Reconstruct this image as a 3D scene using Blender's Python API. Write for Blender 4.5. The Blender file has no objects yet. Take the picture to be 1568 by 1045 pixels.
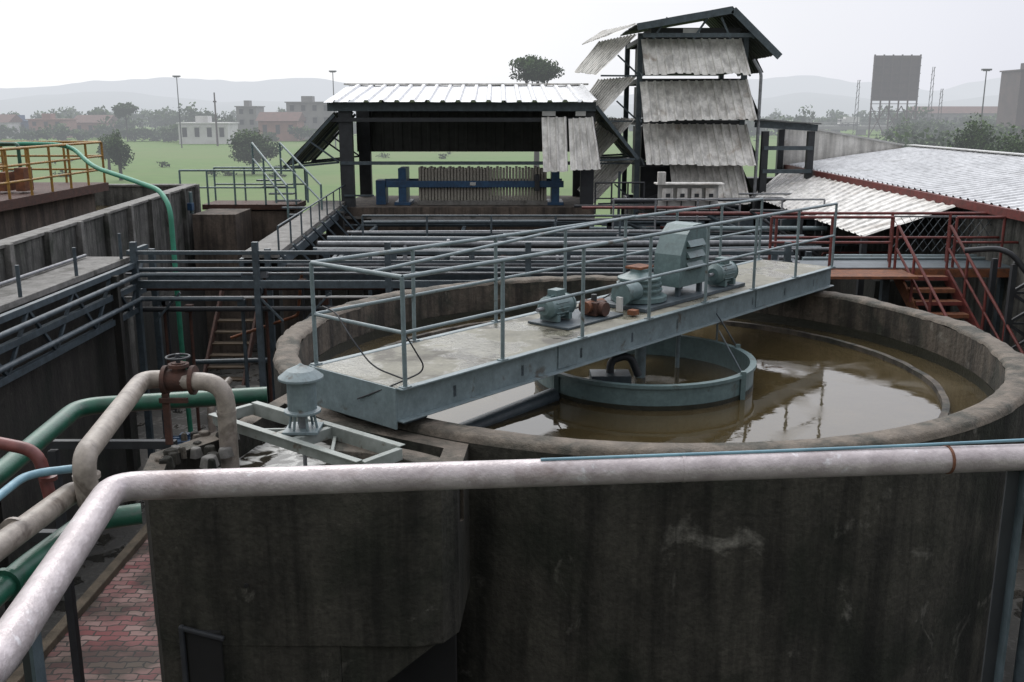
import bpy, math, random
from mathutils import Vector, Matrix, noise
random.seed(7)
scene = bpy.context.scene
R = math.radians
KA = 0.62

# ------------------------------------------------------------------ materials
MATS = {}
def mat(name, c1, c2=None, scale=3.0, rough=0.8, bump=0.0, bscale=None, metal=0.0, c3=None, s3=0.6, m3=(0.5,0.62),
        streak=0.0, haze=0.0, spec=0.5, lo=0.35, hi=0.65, wet=0.0, c4=None, s4=1.0, m4=(0.6,0.7), fine=0.0):
    m = bpy.data.materials.new(name); m.use_nodes = True
    nt = m.node_tree; N = nt.nodes; L = nt.links
    N.clear()
    sc_ = lambda c: tuple(v*KA for v in c)
    c2 = c2 or tuple(v*0.7 for v in c1)
    c1 = sc_(c1); c2 = sc_(c2); c3 = sc_(c3) if c3 else None; c4 = sc_(c4) if c4 else None
    out = N.new('ShaderNodeOutputMaterial'); b = N.new('ShaderNodeBsdfPrincipled')
    tc = N.new('ShaderNodeTexCoord')
    co = tc.outputs['Object']
    def noi(sc, det=4, vec=None, dist=0.0):
        n = N.new('ShaderNodeTexNoise'); n.inputs['Scale'].default_value = sc; n.inputs['Detail'].default_value = det
        n.inputs['Distortion'].default_value = dist
        n.inputs['Roughness'].default_value = 0.65
        L.new(vec or co, n.inputs['Vector']); return n.outputs['Fac']
    def rng(fac, a, bb, t0=0, t1=1):
        r = N.new('ShaderNodeMapRange'); r.inputs['From Min'].default_value = a; r.inputs['From Max'].default_value = bb
        r.inputs['To Min'].default_value = t0; r.inputs['To Max'].default_value = t1
        L.new(fac, r.inputs['Value']); return r.outputs['Result']
    def mix(fac, a, bb, mode='MIX'):
        x = N.new('ShaderNodeMixRGB'); x.blend_type = mode
        if isinstance(fac, float): x.inputs[0].default_value = fac
        else: L.new(fac, x.inputs[0])
        for i, v in ((1, a), (2, bb)):
            if isinstance(v, tuple): x.inputs[i].default_value = (*v, 1)
            else: L.new(v, x.inputs[i])
        return x.outputs[0]
    def mulval(col, val):
        cmb = N.new('ShaderNodeCombineColor')
        for i in range(3): L.new(val, cmb.inputs[i])
        return mix(1.0, col, cmb.outputs[0], 'MULTIPLY')
    col = mix(rng(noi(scale), lo, hi), c1, c2)
    if c3: col = mix(rng(noi(s3, 4, None, 0.4), m3[0], m3[1]), col, c3)
    if c4:
        mp = N.new('ShaderNodeMapping'); mp.inputs['Location'].default_value = (7.3,2.1,5.5); L.new(co, mp.inputs['Vector'])
        col = mix(rng(noi(s4, 7, mp.outputs[0], 0.8), m4[0], m4[1]), col, c4)
    if streak > 0:
        mp = N.new('ShaderNodeMapping'); mp.inputs['Scale'].default_value = (1, 1, 0.08); L.new(co, mp.inputs['Vector'])
        col = mulval(col, rng(noi(5.0, 5, mp.outputs[0]), 0.42, 0.62, 1.22, 1.0-streak))
    if fine > 0:
        col = mulval(col, rng(noi(22, 3), 0.3, 0.7, 1.0-fine, 1.0+fine))
    L.new(col, b.inputs['Base Color'])
    b.inputs['Roughness'].default_value = rough
    if wet > 0:
        L.new(rng(noi(1.3, 4), 0.5, 0.58, rough, max(0.04, rough-wet)), b.inputs['Roughness'])
    b.inputs['Metallic'].default_value = metal
    b.inputs['Specular IOR Level'].default_value = spec
    if bump > 0:
        bp = N.new('ShaderNodeBump'); bp.inputs['Strength'].default_value = bump; bp.inputs['Distance'].default_value = 0.03
        L.new(noi(bscale or scale*5, 4), bp.inputs['Height']); L.new(bp.outputs[0], b.inputs['Normal'])
    if haze > 0:  # aerial haze painted into the material: pale glow takes over with distance
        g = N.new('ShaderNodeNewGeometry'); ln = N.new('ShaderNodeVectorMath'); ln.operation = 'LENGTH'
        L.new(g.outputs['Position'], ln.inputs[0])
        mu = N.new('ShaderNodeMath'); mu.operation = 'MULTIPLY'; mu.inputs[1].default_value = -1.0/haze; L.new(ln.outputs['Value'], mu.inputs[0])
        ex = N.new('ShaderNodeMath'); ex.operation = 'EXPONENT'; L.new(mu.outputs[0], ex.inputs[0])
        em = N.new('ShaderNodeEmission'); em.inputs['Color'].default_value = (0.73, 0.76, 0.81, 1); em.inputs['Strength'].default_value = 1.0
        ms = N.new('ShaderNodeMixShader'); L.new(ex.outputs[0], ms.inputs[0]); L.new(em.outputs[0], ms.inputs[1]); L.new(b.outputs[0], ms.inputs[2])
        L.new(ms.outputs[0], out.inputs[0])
    else:
        L.new(b.outputs[0], out.inputs[0])
    MATS[name] = m
    return m

HZ = 900.0  # distance scale of the haze glow painted into far materials
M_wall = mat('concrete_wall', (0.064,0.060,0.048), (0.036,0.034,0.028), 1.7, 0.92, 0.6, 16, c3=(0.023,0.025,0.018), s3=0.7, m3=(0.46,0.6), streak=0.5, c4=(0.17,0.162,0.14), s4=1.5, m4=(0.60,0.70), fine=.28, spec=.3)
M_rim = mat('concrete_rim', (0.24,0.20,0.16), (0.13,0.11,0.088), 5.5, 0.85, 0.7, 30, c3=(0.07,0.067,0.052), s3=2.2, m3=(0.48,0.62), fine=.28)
M_inner = mat('concrete_wet_inside', (0.135,0.11,0.085), (0.075,0.063,0.048), 3, 0.8, 0.5, 14, c3=(0.038,0.04,0.028), s3=1.2, streak=0.65, fine=.2, c4=(.22,.2,.17), s4=2.5, m4=(.60,.70))
M_tide = mat('waterline_stain', (0.035,0.034,0.020), (0.02,0.022,0.013), 4, 0.5, 0.4, 14)
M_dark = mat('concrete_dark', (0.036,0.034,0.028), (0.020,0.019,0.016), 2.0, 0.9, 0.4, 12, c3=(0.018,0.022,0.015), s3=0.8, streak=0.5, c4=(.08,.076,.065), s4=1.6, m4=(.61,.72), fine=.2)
M_panel = mat('concrete_panel', (0.14,0.138,0.125), (0.075,0.073,0.066), 2.5, 0.9, 0.4, 12, streak=0.72, c3=(.045,.05,.038), s3=1.1, m3=(.52,.66), fine=.2)
M_coping = mat('concrete_coping', (0.27,0.26,0.245), (0.15,0.145,0.132), 4, 0.8, 0.3, 20, c3=(.085,.08,.068), s3=2.5, m3=(.56,.68), fine=.15)
M_brownc = mat('concrete_brown', (0.15,0.115,0.09), (0.08,0.064,0.052), 2.0, 0.9, 0.3, 12, streak=0.55, fine=.2)
M_deck = mat('deck_slab', (0.29,0.277,0.215), (0.20,0.192,0.148), 3.0, 0.65, 0.25, 25, c3=(0.11,0.10,0.075), s3=1.5, m3=(0.55,0.64), wet=0.57, fine=.12, c4=(.34,.33,.29), s4=3, m4=(.6,.7))
M_blue = mat('paint_bluegray', (0.245,0.315,0.335), (0.18,0.235,0.25), 6, 0.42, 0.1, 30, c3=(0.11,0.095,0.075), s3=4, m3=(0.61,0.71), fine=.12)
M_bluedk = mat('paint_bluegray_dark', (0.095,0.128,0.15), (0.05,0.069,0.082), 6, 0.5, 0.1, 30, fine=.15)
M_teal = mat('paint_teal', (0.175,0.26,0.265), (0.13,0.195,0.20), 8, 0.4, 0.08, 30, c3=(0.08,0.09,0.075), s3=5, m3=(0.61,0.73), fine=.12)
M_frame = mat('paint_pale_frame', (0.38,0.415,0.39), (0.26,0.29,0.265), 6, 0.5, 0.1, 30, c3=(0.14,0.1,0.06), s3=5, m3=(0.6,0.7))
M_steeldk = mat('steel_dark', (0.040,0.045,0.052), (0.022,0.025,0.03), 5, 0.6)
M_rust = mat('steel_rust', (0.11,0.044,0.028), (0.06,0.028,0.02), 9, 0.8, 0.3, 40)
M_orust = mat('steel_rust_orange', (0.30,0.105,0.04), (0.14,0.056,0.03), 9, 0.8, 0.3, 40)
M_silver = mat('pipe_silver_paint', (0.68,0.61,0.62), (0.52,0.455,0.465), 18, 0.34, 0.15, 80, metal=0.25, c3=(0.38,0.31,0.30), s3=9, m3=(0.58,0.72), fine=.12, c4=(.8,.77,.79), s4=30, m4=(.6,.68))
M_cream = mat('pipe_cream', (0.44,0.385,0.33), (0.28,0.24,0.205), 9, 0.45, 0.15, 40, c3=(0.14,0.11,0.09), s3=4, m3=(0.56,0.68), fine=.12)
M_green = mat('pipe_green', (0.022,0.135,0.082), (0.014,0.08,0.05), 7, 0.35, 0.1, 40, c3=(0.08,0.11,0.085), s3=5, m3=(0.60,0.73))
M_hose = mat('hose_green', (0.055,0.36,0.23), (0.035,0.25,0.15), 4, 0.5)
M_red = mat('paint_red', (0.24,0.048,0.04), (0.13,0.034,0.028), 7, 0.55, 0.1, 30)
M_redpipe = mat('pipe_red', (0.26,0.08,0.07), (0.14,0.04,0.035), 7, 0.4)
M_ltblue = mat('pipe_light_blue', (0.26,0.48,0.58), (0.16,0.31,0.40), 9, 0.4)
M_yellow = mat('paint_yellow', (0.48,0.26,0.035), (0.28,0.145,0.03), 7, 0.55)
M_roof = mat('sheet_white', (0.80,0.81,0.83), (0.66,0.67,0.69), 1.2, 0.45, 0.05, 20, c3=(0.52,0.52,0.515), s3=0.9, m3=(0.58,0.78), streak=.1)
M_sheet = mat('sheet_old', (0.92,0.90,0.86), (0.70,0.68,0.64), 2.2, 0.6, 0.1, 20, c3=(0.40,0.32,0.25), s3=1.3, m3=(0.58,0.76), streak=0.25, fine=.1)
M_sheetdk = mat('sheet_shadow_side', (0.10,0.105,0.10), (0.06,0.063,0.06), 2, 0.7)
M_pbblue = mat('press_blue', (0.025,0.10,0.22), (0.017,0.06,0.13), 6, 0.5)
M_plate = mat('press_plates', (0.46,0.43,0.37), (0.26,0.24,0.20), 20, 0.8)
M_white = mat('paint_white', (0.75,0.75,0.73), (0.6,0.6,0.58), 4, 0.5)
M_black = mat('void_black', (0.006,0.006,0.006), (0.01,0.01,0.01), 4, 0.9)
M_galv = mat('pipe_galvanised', (0.34,0.35,0.37), (0.19,0.20,0.215), 8, 0.5, metal=0.2, fine=.2)
M_wood = mat('old_timber', (0.13,0.09,0.055), (0.08,0.06,0.04), 6, 0.9)
M_yard = mat('yard_surface', (0.035,0.033,0.028), (0.017,0.017,0.015), 0.8, 0.8, 0.5, 8, c3=(0.055,0.05,0.042), s3=0.35, wet=0.6)
M_kerb = mat('kerb_concrete', (0.19,0.15,0.105), (0.1,0.08,0.055), 4, 0.9, 0.4)
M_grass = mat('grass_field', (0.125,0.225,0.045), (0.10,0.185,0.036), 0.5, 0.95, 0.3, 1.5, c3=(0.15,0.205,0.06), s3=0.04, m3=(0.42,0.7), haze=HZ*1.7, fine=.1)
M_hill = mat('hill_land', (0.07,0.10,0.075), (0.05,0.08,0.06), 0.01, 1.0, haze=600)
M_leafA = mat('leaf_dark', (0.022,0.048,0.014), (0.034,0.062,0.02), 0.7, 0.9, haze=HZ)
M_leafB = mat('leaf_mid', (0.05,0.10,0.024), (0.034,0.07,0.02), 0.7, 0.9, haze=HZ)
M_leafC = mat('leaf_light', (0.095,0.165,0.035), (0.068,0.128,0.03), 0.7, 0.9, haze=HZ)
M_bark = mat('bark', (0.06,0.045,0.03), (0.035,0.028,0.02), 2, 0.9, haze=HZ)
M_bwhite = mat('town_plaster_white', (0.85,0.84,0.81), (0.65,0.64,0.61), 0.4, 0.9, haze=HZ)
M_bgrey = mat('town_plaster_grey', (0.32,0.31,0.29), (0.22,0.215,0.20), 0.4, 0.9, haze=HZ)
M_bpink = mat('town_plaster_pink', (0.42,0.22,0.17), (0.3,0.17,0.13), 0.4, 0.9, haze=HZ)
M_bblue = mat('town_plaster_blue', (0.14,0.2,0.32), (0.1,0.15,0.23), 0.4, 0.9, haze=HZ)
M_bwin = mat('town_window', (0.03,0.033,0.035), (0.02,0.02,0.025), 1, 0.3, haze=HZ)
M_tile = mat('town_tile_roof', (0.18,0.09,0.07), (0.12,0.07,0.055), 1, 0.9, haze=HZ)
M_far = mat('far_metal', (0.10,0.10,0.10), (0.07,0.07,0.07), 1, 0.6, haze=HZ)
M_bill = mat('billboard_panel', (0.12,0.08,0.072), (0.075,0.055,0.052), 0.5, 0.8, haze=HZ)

def paving():
    m = bpy.data.materials.new('brick_paving'); m.use_nodes = True; nt = m.node_tree; N = nt.nodes; L = nt.links
    b = N['Principled BSDF']; tc = N.new('ShaderNodeTexCoord'); br = N.new('ShaderNodeTexBrick')
    no0 = N.new('ShaderNodeTexNoise'); no0.inputs['Scale'].default_value = 5; L.new(tc.outputs['Object'], no0.inputs['Vector'])
    vm = N.new('ShaderNodeVectorMath'); vm.operation = 'MULTIPLY_ADD'; vm.inputs[1].default_value = (0.12,0.12,0.0)
    L.new(no0.outputs['Color'], vm.inputs[0]); L.new(tc.outputs['Object'], vm.inputs[2]); L.new(vm.outputs[0], br.inputs['Vector'])
    br.inputs['Scale'].default_value = 1.0; br.inputs['Brick Width'].default_value = 0.24; br.inputs['Row Height'].default_value = 0.13
    br.inputs['Mortar Size'].default_value = 0.012; br.inputs['Color1'].default_value = (0.15,0.034,0.036,1)
    br.inputs['Color2'].default_value = (0.23,0.15,0.135,1); br.inputs['Mortar'].default_value = (0.025,0.018,0.015,1)
    no = N.new('ShaderNodeTexNoise'); no.inputs['Scale'].default_value = 1.3; no.inputs['Detail'].default_value = 6
    L.new(tc.outputs['Object'], no.inputs['Vector'])
    mr = N.new('ShaderNodeMapRange'); mr.inputs['From Min'].default_value = .42; mr.inputs['From Max'].default_value = .60; L.new(no.outputs['Fac'], mr.inputs['Value'])
    mx = N.new('ShaderNodeMixRGB'); mx.blend_type = 'MULTIPLY'; L.new(mr.outputs[0], mx.inputs[0]); L.new(br.outputs['Color'], mx.inputs[1])
    mx.inputs[2].default_value = (0.25,0.28,0.22,1); L.new(mx.outputs[0], b.inputs['Base Color']); b.inputs['Roughness'].default_value = .7
    bp = N.new('ShaderNodeBump'); bp.inputs['Strength'].default_value = .5; bp.inputs['Distance'].default_value = .02; bp.invert = True
    L.new(br.outputs['Fac'], bp.inputs['Height']); L.new(bp.outputs[0], b.inputs['Normal'])
    return m
M_pave = paving()

def watermat(name, col, foam=None, s=0.02, foamrange=(0.62,0.7), fscale=2.0, strength=.1, ior=1.4, fr_=.35):
    m = bpy.data.materials.new(name); m.use_nodes = True; nt = m.node_tree; N = nt.nodes; L = nt.links
    b = N['Principled BSDF']; tc = N.new('ShaderNodeTexCoord')
    b.inputs['Roughness'].default_value = 0.03; b.inputs['IOR'].default_value = ior
    n1 = N.new('ShaderNodeTexNoise'); n1.inputs['Scale'].default_value = 2.6; n1.inputs['Detail'].default_value = 4; L.new(tc.outputs['Object'], n1.inputs['Vector'])
    bp = N.new('ShaderNodeBump'); bp.inputs['Strength'].default_value = strength; bp.inputs['Distance'].default_value = s
    L.new(n1.outputs['Fac'], bp.inputs['Height']); L.new(bp.outputs[0], b.inputs['Normal'])
    n2 = N.new('ShaderNodeTexNoise'); n2.inputs['Scale'].default_value = fscale; n2.inputs['Detail'].default_value = 9; n2.inputs['Distortion'].default_value = .9
    L.new(tc.outputs['Object'], n2.inputs['Vector'])
    mr = N.new('ShaderNodeMapRange'); mr.inputs['From Min'].default_value = foamrange[0]; mr.inputs['From Max'].default_value = foamrange[1]
    L.new(n2.outputs['Fac'], mr.inputs['Value'])
    mx = N.new('ShaderNodeMixRGB'); L.new(mr.outputs[0], mx.inputs[0]); mx.inputs[1].default_value = (*col,1); mx.inputs[2].default_value = (*(foam or col),1)
    L.new(mx.outputs[0], b.inputs['Base Color'])
    r2 = N.new('ShaderNodeMapRange'); r2.inputs['To Min'].default_value = .03; r2.inputs['To Max'].default_value = fr_ if foam else .03
    L.new(mr.outputs[0], r2.inputs['Value']); L.new(r2.outputs[0], b.inputs['Roughness'])
    return m
M_water = watermat('murky_water', (0.048,0.036,0.017), (0.070,0.055,0.030), foamrange=(0.52,0.70), fscale=1.1, ior=1.4, fr_=.2, strength=.14)
M_foam = watermat('foamy_water', (0.03,0.027,0.02), (0.46,0.46,0.44), foamrange=(0.44,0.52), fscale=4.2, strength=.5)

# ------------------------------------------------------------------ mesh builder
class B:
    def __init__(s, name, M=None):
        s.name = name; s.v = []; s.f = []; s.mi = []; s.sm = []; s.mats = []; s.M = M or Matrix.Identity(4)
    def m(s, mt):
        if mt not in s.mats: s.mats.append(mt)
        return s.mats.index(mt)
    def add(s, vs, fs, mt, smooth=False):
        o = len(s.v); i = s.m(mt)
        for p in vs: s.v.append(tuple(s.M @ Vector(p)))
        for f in fs: s.f.append(tuple(o+k for k in f)); s.mi.append(i); s.sm.append(smooth)
    def box(s, x0, x1, y0, y1, z0, z1, mt):
        vs = [(x0,y0,z0),(x1,y0,z0),(x1,y1,z0),(x0,y1,z0),(x0,y0,z1),(x1,y0,z1),(x1,y1,z1),(x0,y1,z1)]
        s.add(vs, [(0,3,2,1),(4,5,6,7),(0,1,5,4),(1,2,6,5),(2,3,7,6),(3,0,4,7)], mt)
    def beam(s, a, b, w, h, mt, up=(0,0,1)):
        a = Vector(a); b = Vector(b); d = (b-a).normalized(); u = Vector(up)
        if abs(d.dot(u)) > 0.98: u = Vector((0,1,0))
        r = d.cross(u).normalized(); u = r.cross(d).normalized()
        vs = []
        for p in (a, b):
            for i, j in ((-1,-1),(1,-1),(1,1),(-1,1)): vs.append(p + r*(w/2*i) + u*(h/2*j))
        s.add(vs, [(0,1,2,3),(7,6,5,4),(0,4,5,1),(1,5,6,2),(2,6,7,3),(3,7,4,0)], mt)
    def cyl(s, a, b, r1, mt, r2=None, n=14, cap=True):
        r2 = r1 if r2 is None else r2
        a = Vector(a); b = Vector(b); d = (b-a).normalized(); u = Vector((0,0,1))
        if abs(d.dot(u)) > 0.95: u = Vector((0,1,0))
        r = d.cross(u).normalized(); u = r.cross(d)
        vs = [a + (r*math.cos(t)+u*math.sin(t))*r1 for t in [2*math.pi*k/n for k in range(n)]]
        vs += [b + (r*math.cos(t)+u*math.sin(t))*r2 for t in [2*math.pi*k/n for k in range(n)]]
        s.add(vs, [(k,(k+1)%n,n+(k+1)%n,n+k) for k in range(n)], mt, True)
        if cap:
            s.add(vs[:n], [tuple(range(n))[::-1]], mt); s.add(vs[n:], [tuple(range(n))], mt)
    def pipe(s, pts, r, mt, n=12, bend=None):
        pts = [Vector(p) for p in pts]; bend = bend if bend is not None else r*2.5
        path = [pts[0]]
        for i in range(1, len(pts)-1):
            p = pts[i]; d0 = (pts[i-1]-p); d1 = (pts[i+1]-p)
            k = min(bend, d0.length*.45, d1.length*.45)
            A = p+d0.normalized()*k; C = p+d1.normalized()*k
            for j in range(7):
                t = j/6; path.append(A*(1-t)**2 + p*2*t*(1-t) + C*t*t)
        path.append(pts[-1])
        rings = []; u = None
        for i, p in enumerate(path):
            d = (path[min(i+1,len(path)-1)] - path[max(i-1,0)]).normalized()
            if u is None:
                u = Vector((0,0,1)) if abs(d.z) < .95 else Vector((0,1,0))
            u = (u - d*u.dot(d)).normalized(); w = d.cross(u)
            rings.append([p + (u*math.cos(2*math.pi*k/n)+w*math.sin(2*math.pi*k/n))*r for k in range(n)])
        vs = [v for ring in rings for v in ring]; fs = []
        for i in range(len(rings)-1):
            for k in range(n): fs.append((i*n+k, i*n+(k+1)%n, (i+1)*n+(k+1)%n, (i+1)*n+k))
        s.add(vs, fs, mt, True)
        s.add(rings[0], [tuple(range(n))], mt); s.add(rings[-1], [tuple(range(n))], mt)
    def lathe(s, c, prof, mt, n=32, a0=0, a1=2*math.pi, smooth=True, jit=0, closed=False, jf=6):
        full = abs(a1-a0-2*math.pi) < 1e-6; cols = n if full else n+1
        vs = []; P = len(prof)
        for i in range(cols):
            t = a0+(a1-a0)*i/n
            for (r, z) in prof:
                j = jit*noise.noise(Vector((math.cos(t)*jf, math.sin(t)*jf, z*3+r)))+jit*.7*noise.noise(Vector((math.cos(t)*jf*5, math.sin(t)*jf*5, z*3+r))) if jit else 0
                vs.append((c[0]+(r+j)*math.cos(t), c[1]+(r+j)*math.sin(t), z+j*.6))
        fs = []
        rng_ = range(P if closed else P-1)
        for i in range(n):
            k = (i+1) % cols
            for j in rng_:
                q = (j+1) % P
                fs.append((i*P+j, k*P+j, k*P+q, i*P+q))
        s.add(vs, fs, mt, smooth)
    def prism(s, poly, z0, z1, mt):
        n = len(poly)
        vs = [(p[0],p[1],z0) for p in poly]+[(p[0],p[1],z1) for p in poly]
        s.add(vs, [tuple(range(n))[::-1], tuple(range(n,2*n))]+[(k,(k+1)%n,n+(k+1)%n,n+k) for k in range(n)], mt)
    def ringpoly(s, o, i, z0, z1, mt, mtop=None):
        n = len(o)
        vs = [(p[0],p[1],z0) for p in o]+[(p[0],p[1],z1) for p in o]+[(p[0],p[1],z0) for p in i]+[(p[0],p[1],z1) for p in i]
        sides = []; tops = []
        for k in range(n):
            q = (k+1)%n
            sides += [(k,q,n+q,n+k),(2*n+q,2*n+k,3*n+k,3*n+q),(q,k,2*n+k,2*n+q)]; tops.append((n+k,n+q,3*n+q,3*n+k))
        s.add(vs, sides, mt); s.add(vs, tops, mtop or mt)
    def lump(s, c, r, h, mt):
        n = 7; a0 = random.random()*6
        rr = [r*random.uniform(.7,1.2) for _ in range(n)]
        vs = [(c[0]+rr[k]*math.cos(a0+k*.9), c[1]+rr[k]*math.sin(a0+k*.9), c[2]-.06) for k in range(n)]
        vs += [(c[0]+rr[k]*.75*math.cos(a0+k*.9+.1), c[1]+rr[k]*.75*math.sin(a0+k*.9+.1), c[2]+h*random.uniform(.6,1)) for k in range(n)]
        s.add(vs, [tuple(range(n,2*n))]+[(k,(k+1)%n,n+(k+1)%n,n+k) for k in range(n)], mt)
    def corr(s, a, b, c, d, waves, amp, mt, trap=True):
        a, b, c, d = map(Vector, (a,b,c,d)); nrm = (b-a).cross(d-a).normalized()
        if nrm.z < 0: nrm = -nrm
        cols = []
        prof = [(0,0),(0.62,0),(0.70,1),(0.90,1)]
        for w in range(waves):
            for (t, h) in prof: cols.append(((w+t)/waves, h))
        cols.append((1, 0))
        vs = []; rows = 5
        for (t, h) in cols:
            sh_ = 0.5*amp*noise.noise(Vector((math.floor(t*waves/3)*3.7+a.x*2, a.z*5, 0)))
            p0 = a.lerp(b, t); p1 = d.lerp(c, t)
            dd = (p1-p0).normalized()
            for r in range(rows):
                q = r/(rows-1)
                wob = 0.5*amp*noise.noise(Vector((t*9+a.x, q*4, a.z)))
                vs.append(p0.lerp(p1, q)+nrm*(h*amp+wob)+dd*(sh_*2.5 if r == rows-1 else 0))
        fs = []
        for k in range(len(cols)-1):
            for r in range(rows-1):
                fs.append((k*rows+r,(k+1)*rows+r,(k+1)*rows+r+1,k*rows+r+1))
        s.add(vs, fs, mt)
    def rail(s, pts, h, r, mt, space=1.2, mids=(0.5,), postr=None, posts=True):
        pts = [Vector(p) for p in pts]
        up = Vector((0,0,1))
        for hh in [1.0]+list(mids):
            s.pipe([p+up*h*hh for p in pts], r if hh == 1 else r*.85, mt, 8, bend=.08)
        if posts:
            for i in range(len(pts)-1):
                L_ = (pts[i+1]-pts[i]).length; n = max(1, round(L_/space))
                for k in range(n+1):
                    if k == 0 and i > 0: continue
                    p = pts[i].lerp(pts[i+1], k/n)
                    s.cyl(p, p+up*h, postr or r, mt, n=8)
    def done(s, bevel=0):
        me = bpy.data.meshes.new(s.name); me.from_pydata(s.v, [], s.f)
        for mt in s.mats: me.materials.append(mt)
        me.polygons.foreach_set('material_index', s.mi); me.polygons.foreach_set('use_smooth', s.sm); me.update()
        ob = bpy.data.objects.new(s.name, me); scene.collection.objects.link(ob)
        if bevel:
            md = ob.modifiers.new('edge', 'BEVEL'); md.width = bevel; md.segments = 2; md.limit_method = 'ANGLE'; md.angle_limit = R(50)
        return ob

# ------------------------------------------------------------------ ground
def sheet(name, x0, x1, y0, y1, z, mt):
    b = B(name); b.add([(x0,y0,z),(x1,y0,z),(x1,y1,z),(x0,y1,z)], [(0,1,2,3)], mt); return b.done()
sheet('grass_ground', -4000, 4000, -1500, 5000, 0, M_grass)
sheet('yard_ground', -16, 22, -12, 44, 0.006, M_yard)
sheet('brick_paving_path', -5.95, -3.2, 4, 17, 0.012, M_pave)
k = B('kerb'); k.box(-6.1,-5.95,4,17,0,0.12,M_kerb); k.box(-6.1,-3.2,17,17.15,0,0.12,M_kerb); k.done(.015)

# ------------------------------------------------------------------ clarifier tank
C = (1.62, 12.4); RO = 4.6; RI = 4.3
t = B('clarifier_tank')
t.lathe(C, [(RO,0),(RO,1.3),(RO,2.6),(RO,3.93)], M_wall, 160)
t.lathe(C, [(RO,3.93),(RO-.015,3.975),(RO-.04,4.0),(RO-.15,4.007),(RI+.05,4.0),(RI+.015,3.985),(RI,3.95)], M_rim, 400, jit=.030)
t.lathe(C, [(RI,3.95),(RI,3.54)], M_inner, 160)
t.lathe(C, [(RI,3.54),(RI,3.4),(RI,2.5)], M_tide, 160, jit=.012)
t.lathe(C, [(3.78,3.0),(3.78,3.47),(3.70,3.47),(3.70,3.0)], M_inner, 160, smooth=False, jit=.012, jf=9)
t.done()
w = B('tank_water'); w.lathe(C, [(0.001,3.4),(1.2,3.4),(2.6,3.4),(RI+.05,3.4)], M_water, 96); w.done()

fw = B('feed_well')
fc = (1.70, 12.3); FR = 1.40
fw.lathe(fc, [(FR,3.05),(FR,3.67),(FR+.03,3.67),(FR+.03,3.71),(FR-.05,3.71),(FR-.05,3.05)], M_teal, 72, closed=True, smooth=False)
fw.lathe(fc, [(FR+.004,3.38),(FR+.004,3.46)], M_tide, 72, jit=.004)
for a in (20, 140, 215, 320):
    a = R(a); p = (fc[0]+(FR+.02)*math.cos(a), fc[1]+(FR+.02)*math.sin(a)); 
    fw.box(p[0]-.03,p[0]+.03,p[1]-.03,p[1]+.03,3.2,3.75,M_teal)
    fw.cyl((p[0],p[1],3.70),(p[0]*.75+.25*fc[0],p[1]*.75+.25*fc[1],4.2),.010,M_bluedk,n=6)
fw.pipe([(0.5,11.4,3.44),(-0.35,10.4,3.40),(-0.9,9.8,3.36)], .10, M_bluedk, 12)
fw.box(1.0,1.5,11.85,12.2,3.3,3.56,M_bluedk)
fw.pipe([(1.25,12.05,3.5),(1.25,12.05,3.72),(1.5,12.1,3.78),(1.62,12.1,3.5)], .05, M_steeldk, 10)
fw.cyl((1.68,12.42,2.6),(1.68,12.42,4.3),.075,M_blue)
fw.cyl((2.25,12.9,3.3),(2.25,12.9,4.3),.03,M_blue,n=8)
fw.cyl((2.9,13.5,3.3),(2.9,13.5,4.3),.015,M_blue,n=8)
fw.done()

# ------------------------------------------------------------------ bridge
ang = math.atan2(.756,.655)
MB = Matrix.Translation((C[0],C[1],0)) @ Matrix.Rotation(ang,4,'Z')
b = B('clarifier_bridge', MB)
S0, S1, W = -4.72, 4.62, .60
b.box(S0,S1,-W+.01,W-.01,4.32,4.38,M_deck)
for sgn in (-1,1):
    y = sgn*W
    b.box(S0-.02,S1+.02,min(y,y-sgn*.012),max(y,y-sgn*.012),4.07,4.385,M_blue)
    b.box(S0-.02,S1+.02,min(y,y+sgn*.07),max(y,y+sgn*.07),4.37,4.387,M_blue)
    b.box(S0-.02,S1+.02,min(y,y+sgn*.07),max(y,y+sgn*.07),4.07,4.085,M_blue)
    for s in (-2.3, 2.2): b.box(s-.12,s+.12,min(y+sgn*.002,y+sgn*.014),max(y+sgn*.002,y+sgn*.014),4.10,4.36,M_blue)
b.box(S0-.04,S0-.02,-W,W,4.0,4.387,M_blue)
b.box(S0+.1,S0+.4,-W+.05,W-.05,4.005,4.07,M_bluedk); b.box(S1-.4,S1-.1,-W+.05,W-.05,4.005,4.07,M_bluedk)
for s in [x*1.0-4 for x in range(9)]: b.beam((s,-W,4.2),(s,W,4.2),.05,.12,M_bluedk)
b.done(.004)
r = B('bridge_handrail', MB)
for sgn in (-1,1):
    y = sgn*(W+.035)
    r.rail([(S0+.05,y,4.387),(-1.3,y+.006*sgn,4.383),(1.6,y-.008*sgn,4.389),(S1-.05,y,4.387)],1.0,.022,M_blue,1.34,(0.5,),postr=.021,posts=False)
    for k in range(8):
        s = S0+.05+(S1-S0-.1)*k/7
        r.box(s-.05,s+.05,y-.035,y+.035,4.388,4.397,M_blue); r.cyl((s,y,4.387),(s+.006*((k*5)%3-1),y,5.387),.021,M_blue,n=8)
r.rail([(S0+.05,-W-.035,4.387),(S0+.05,W+.035,4.387)],1.0,.022,M_blue,1.3,(0.5,),posts=False)
r.pipe([(S0+.1,-.1,5.36),(-1.2,.3,5.42),(.8,.62,5.40)],.018,M_blue,8)
r.pipe([(S0+.2,-.45,4.4),(S0+.05,-.2,4.5),(S0-.02,.0,4.75),(S0+.05,.3,4.95),(S0+.05,.5,4.98)],.008,M_steeldk,6,bend=.12)
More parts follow.
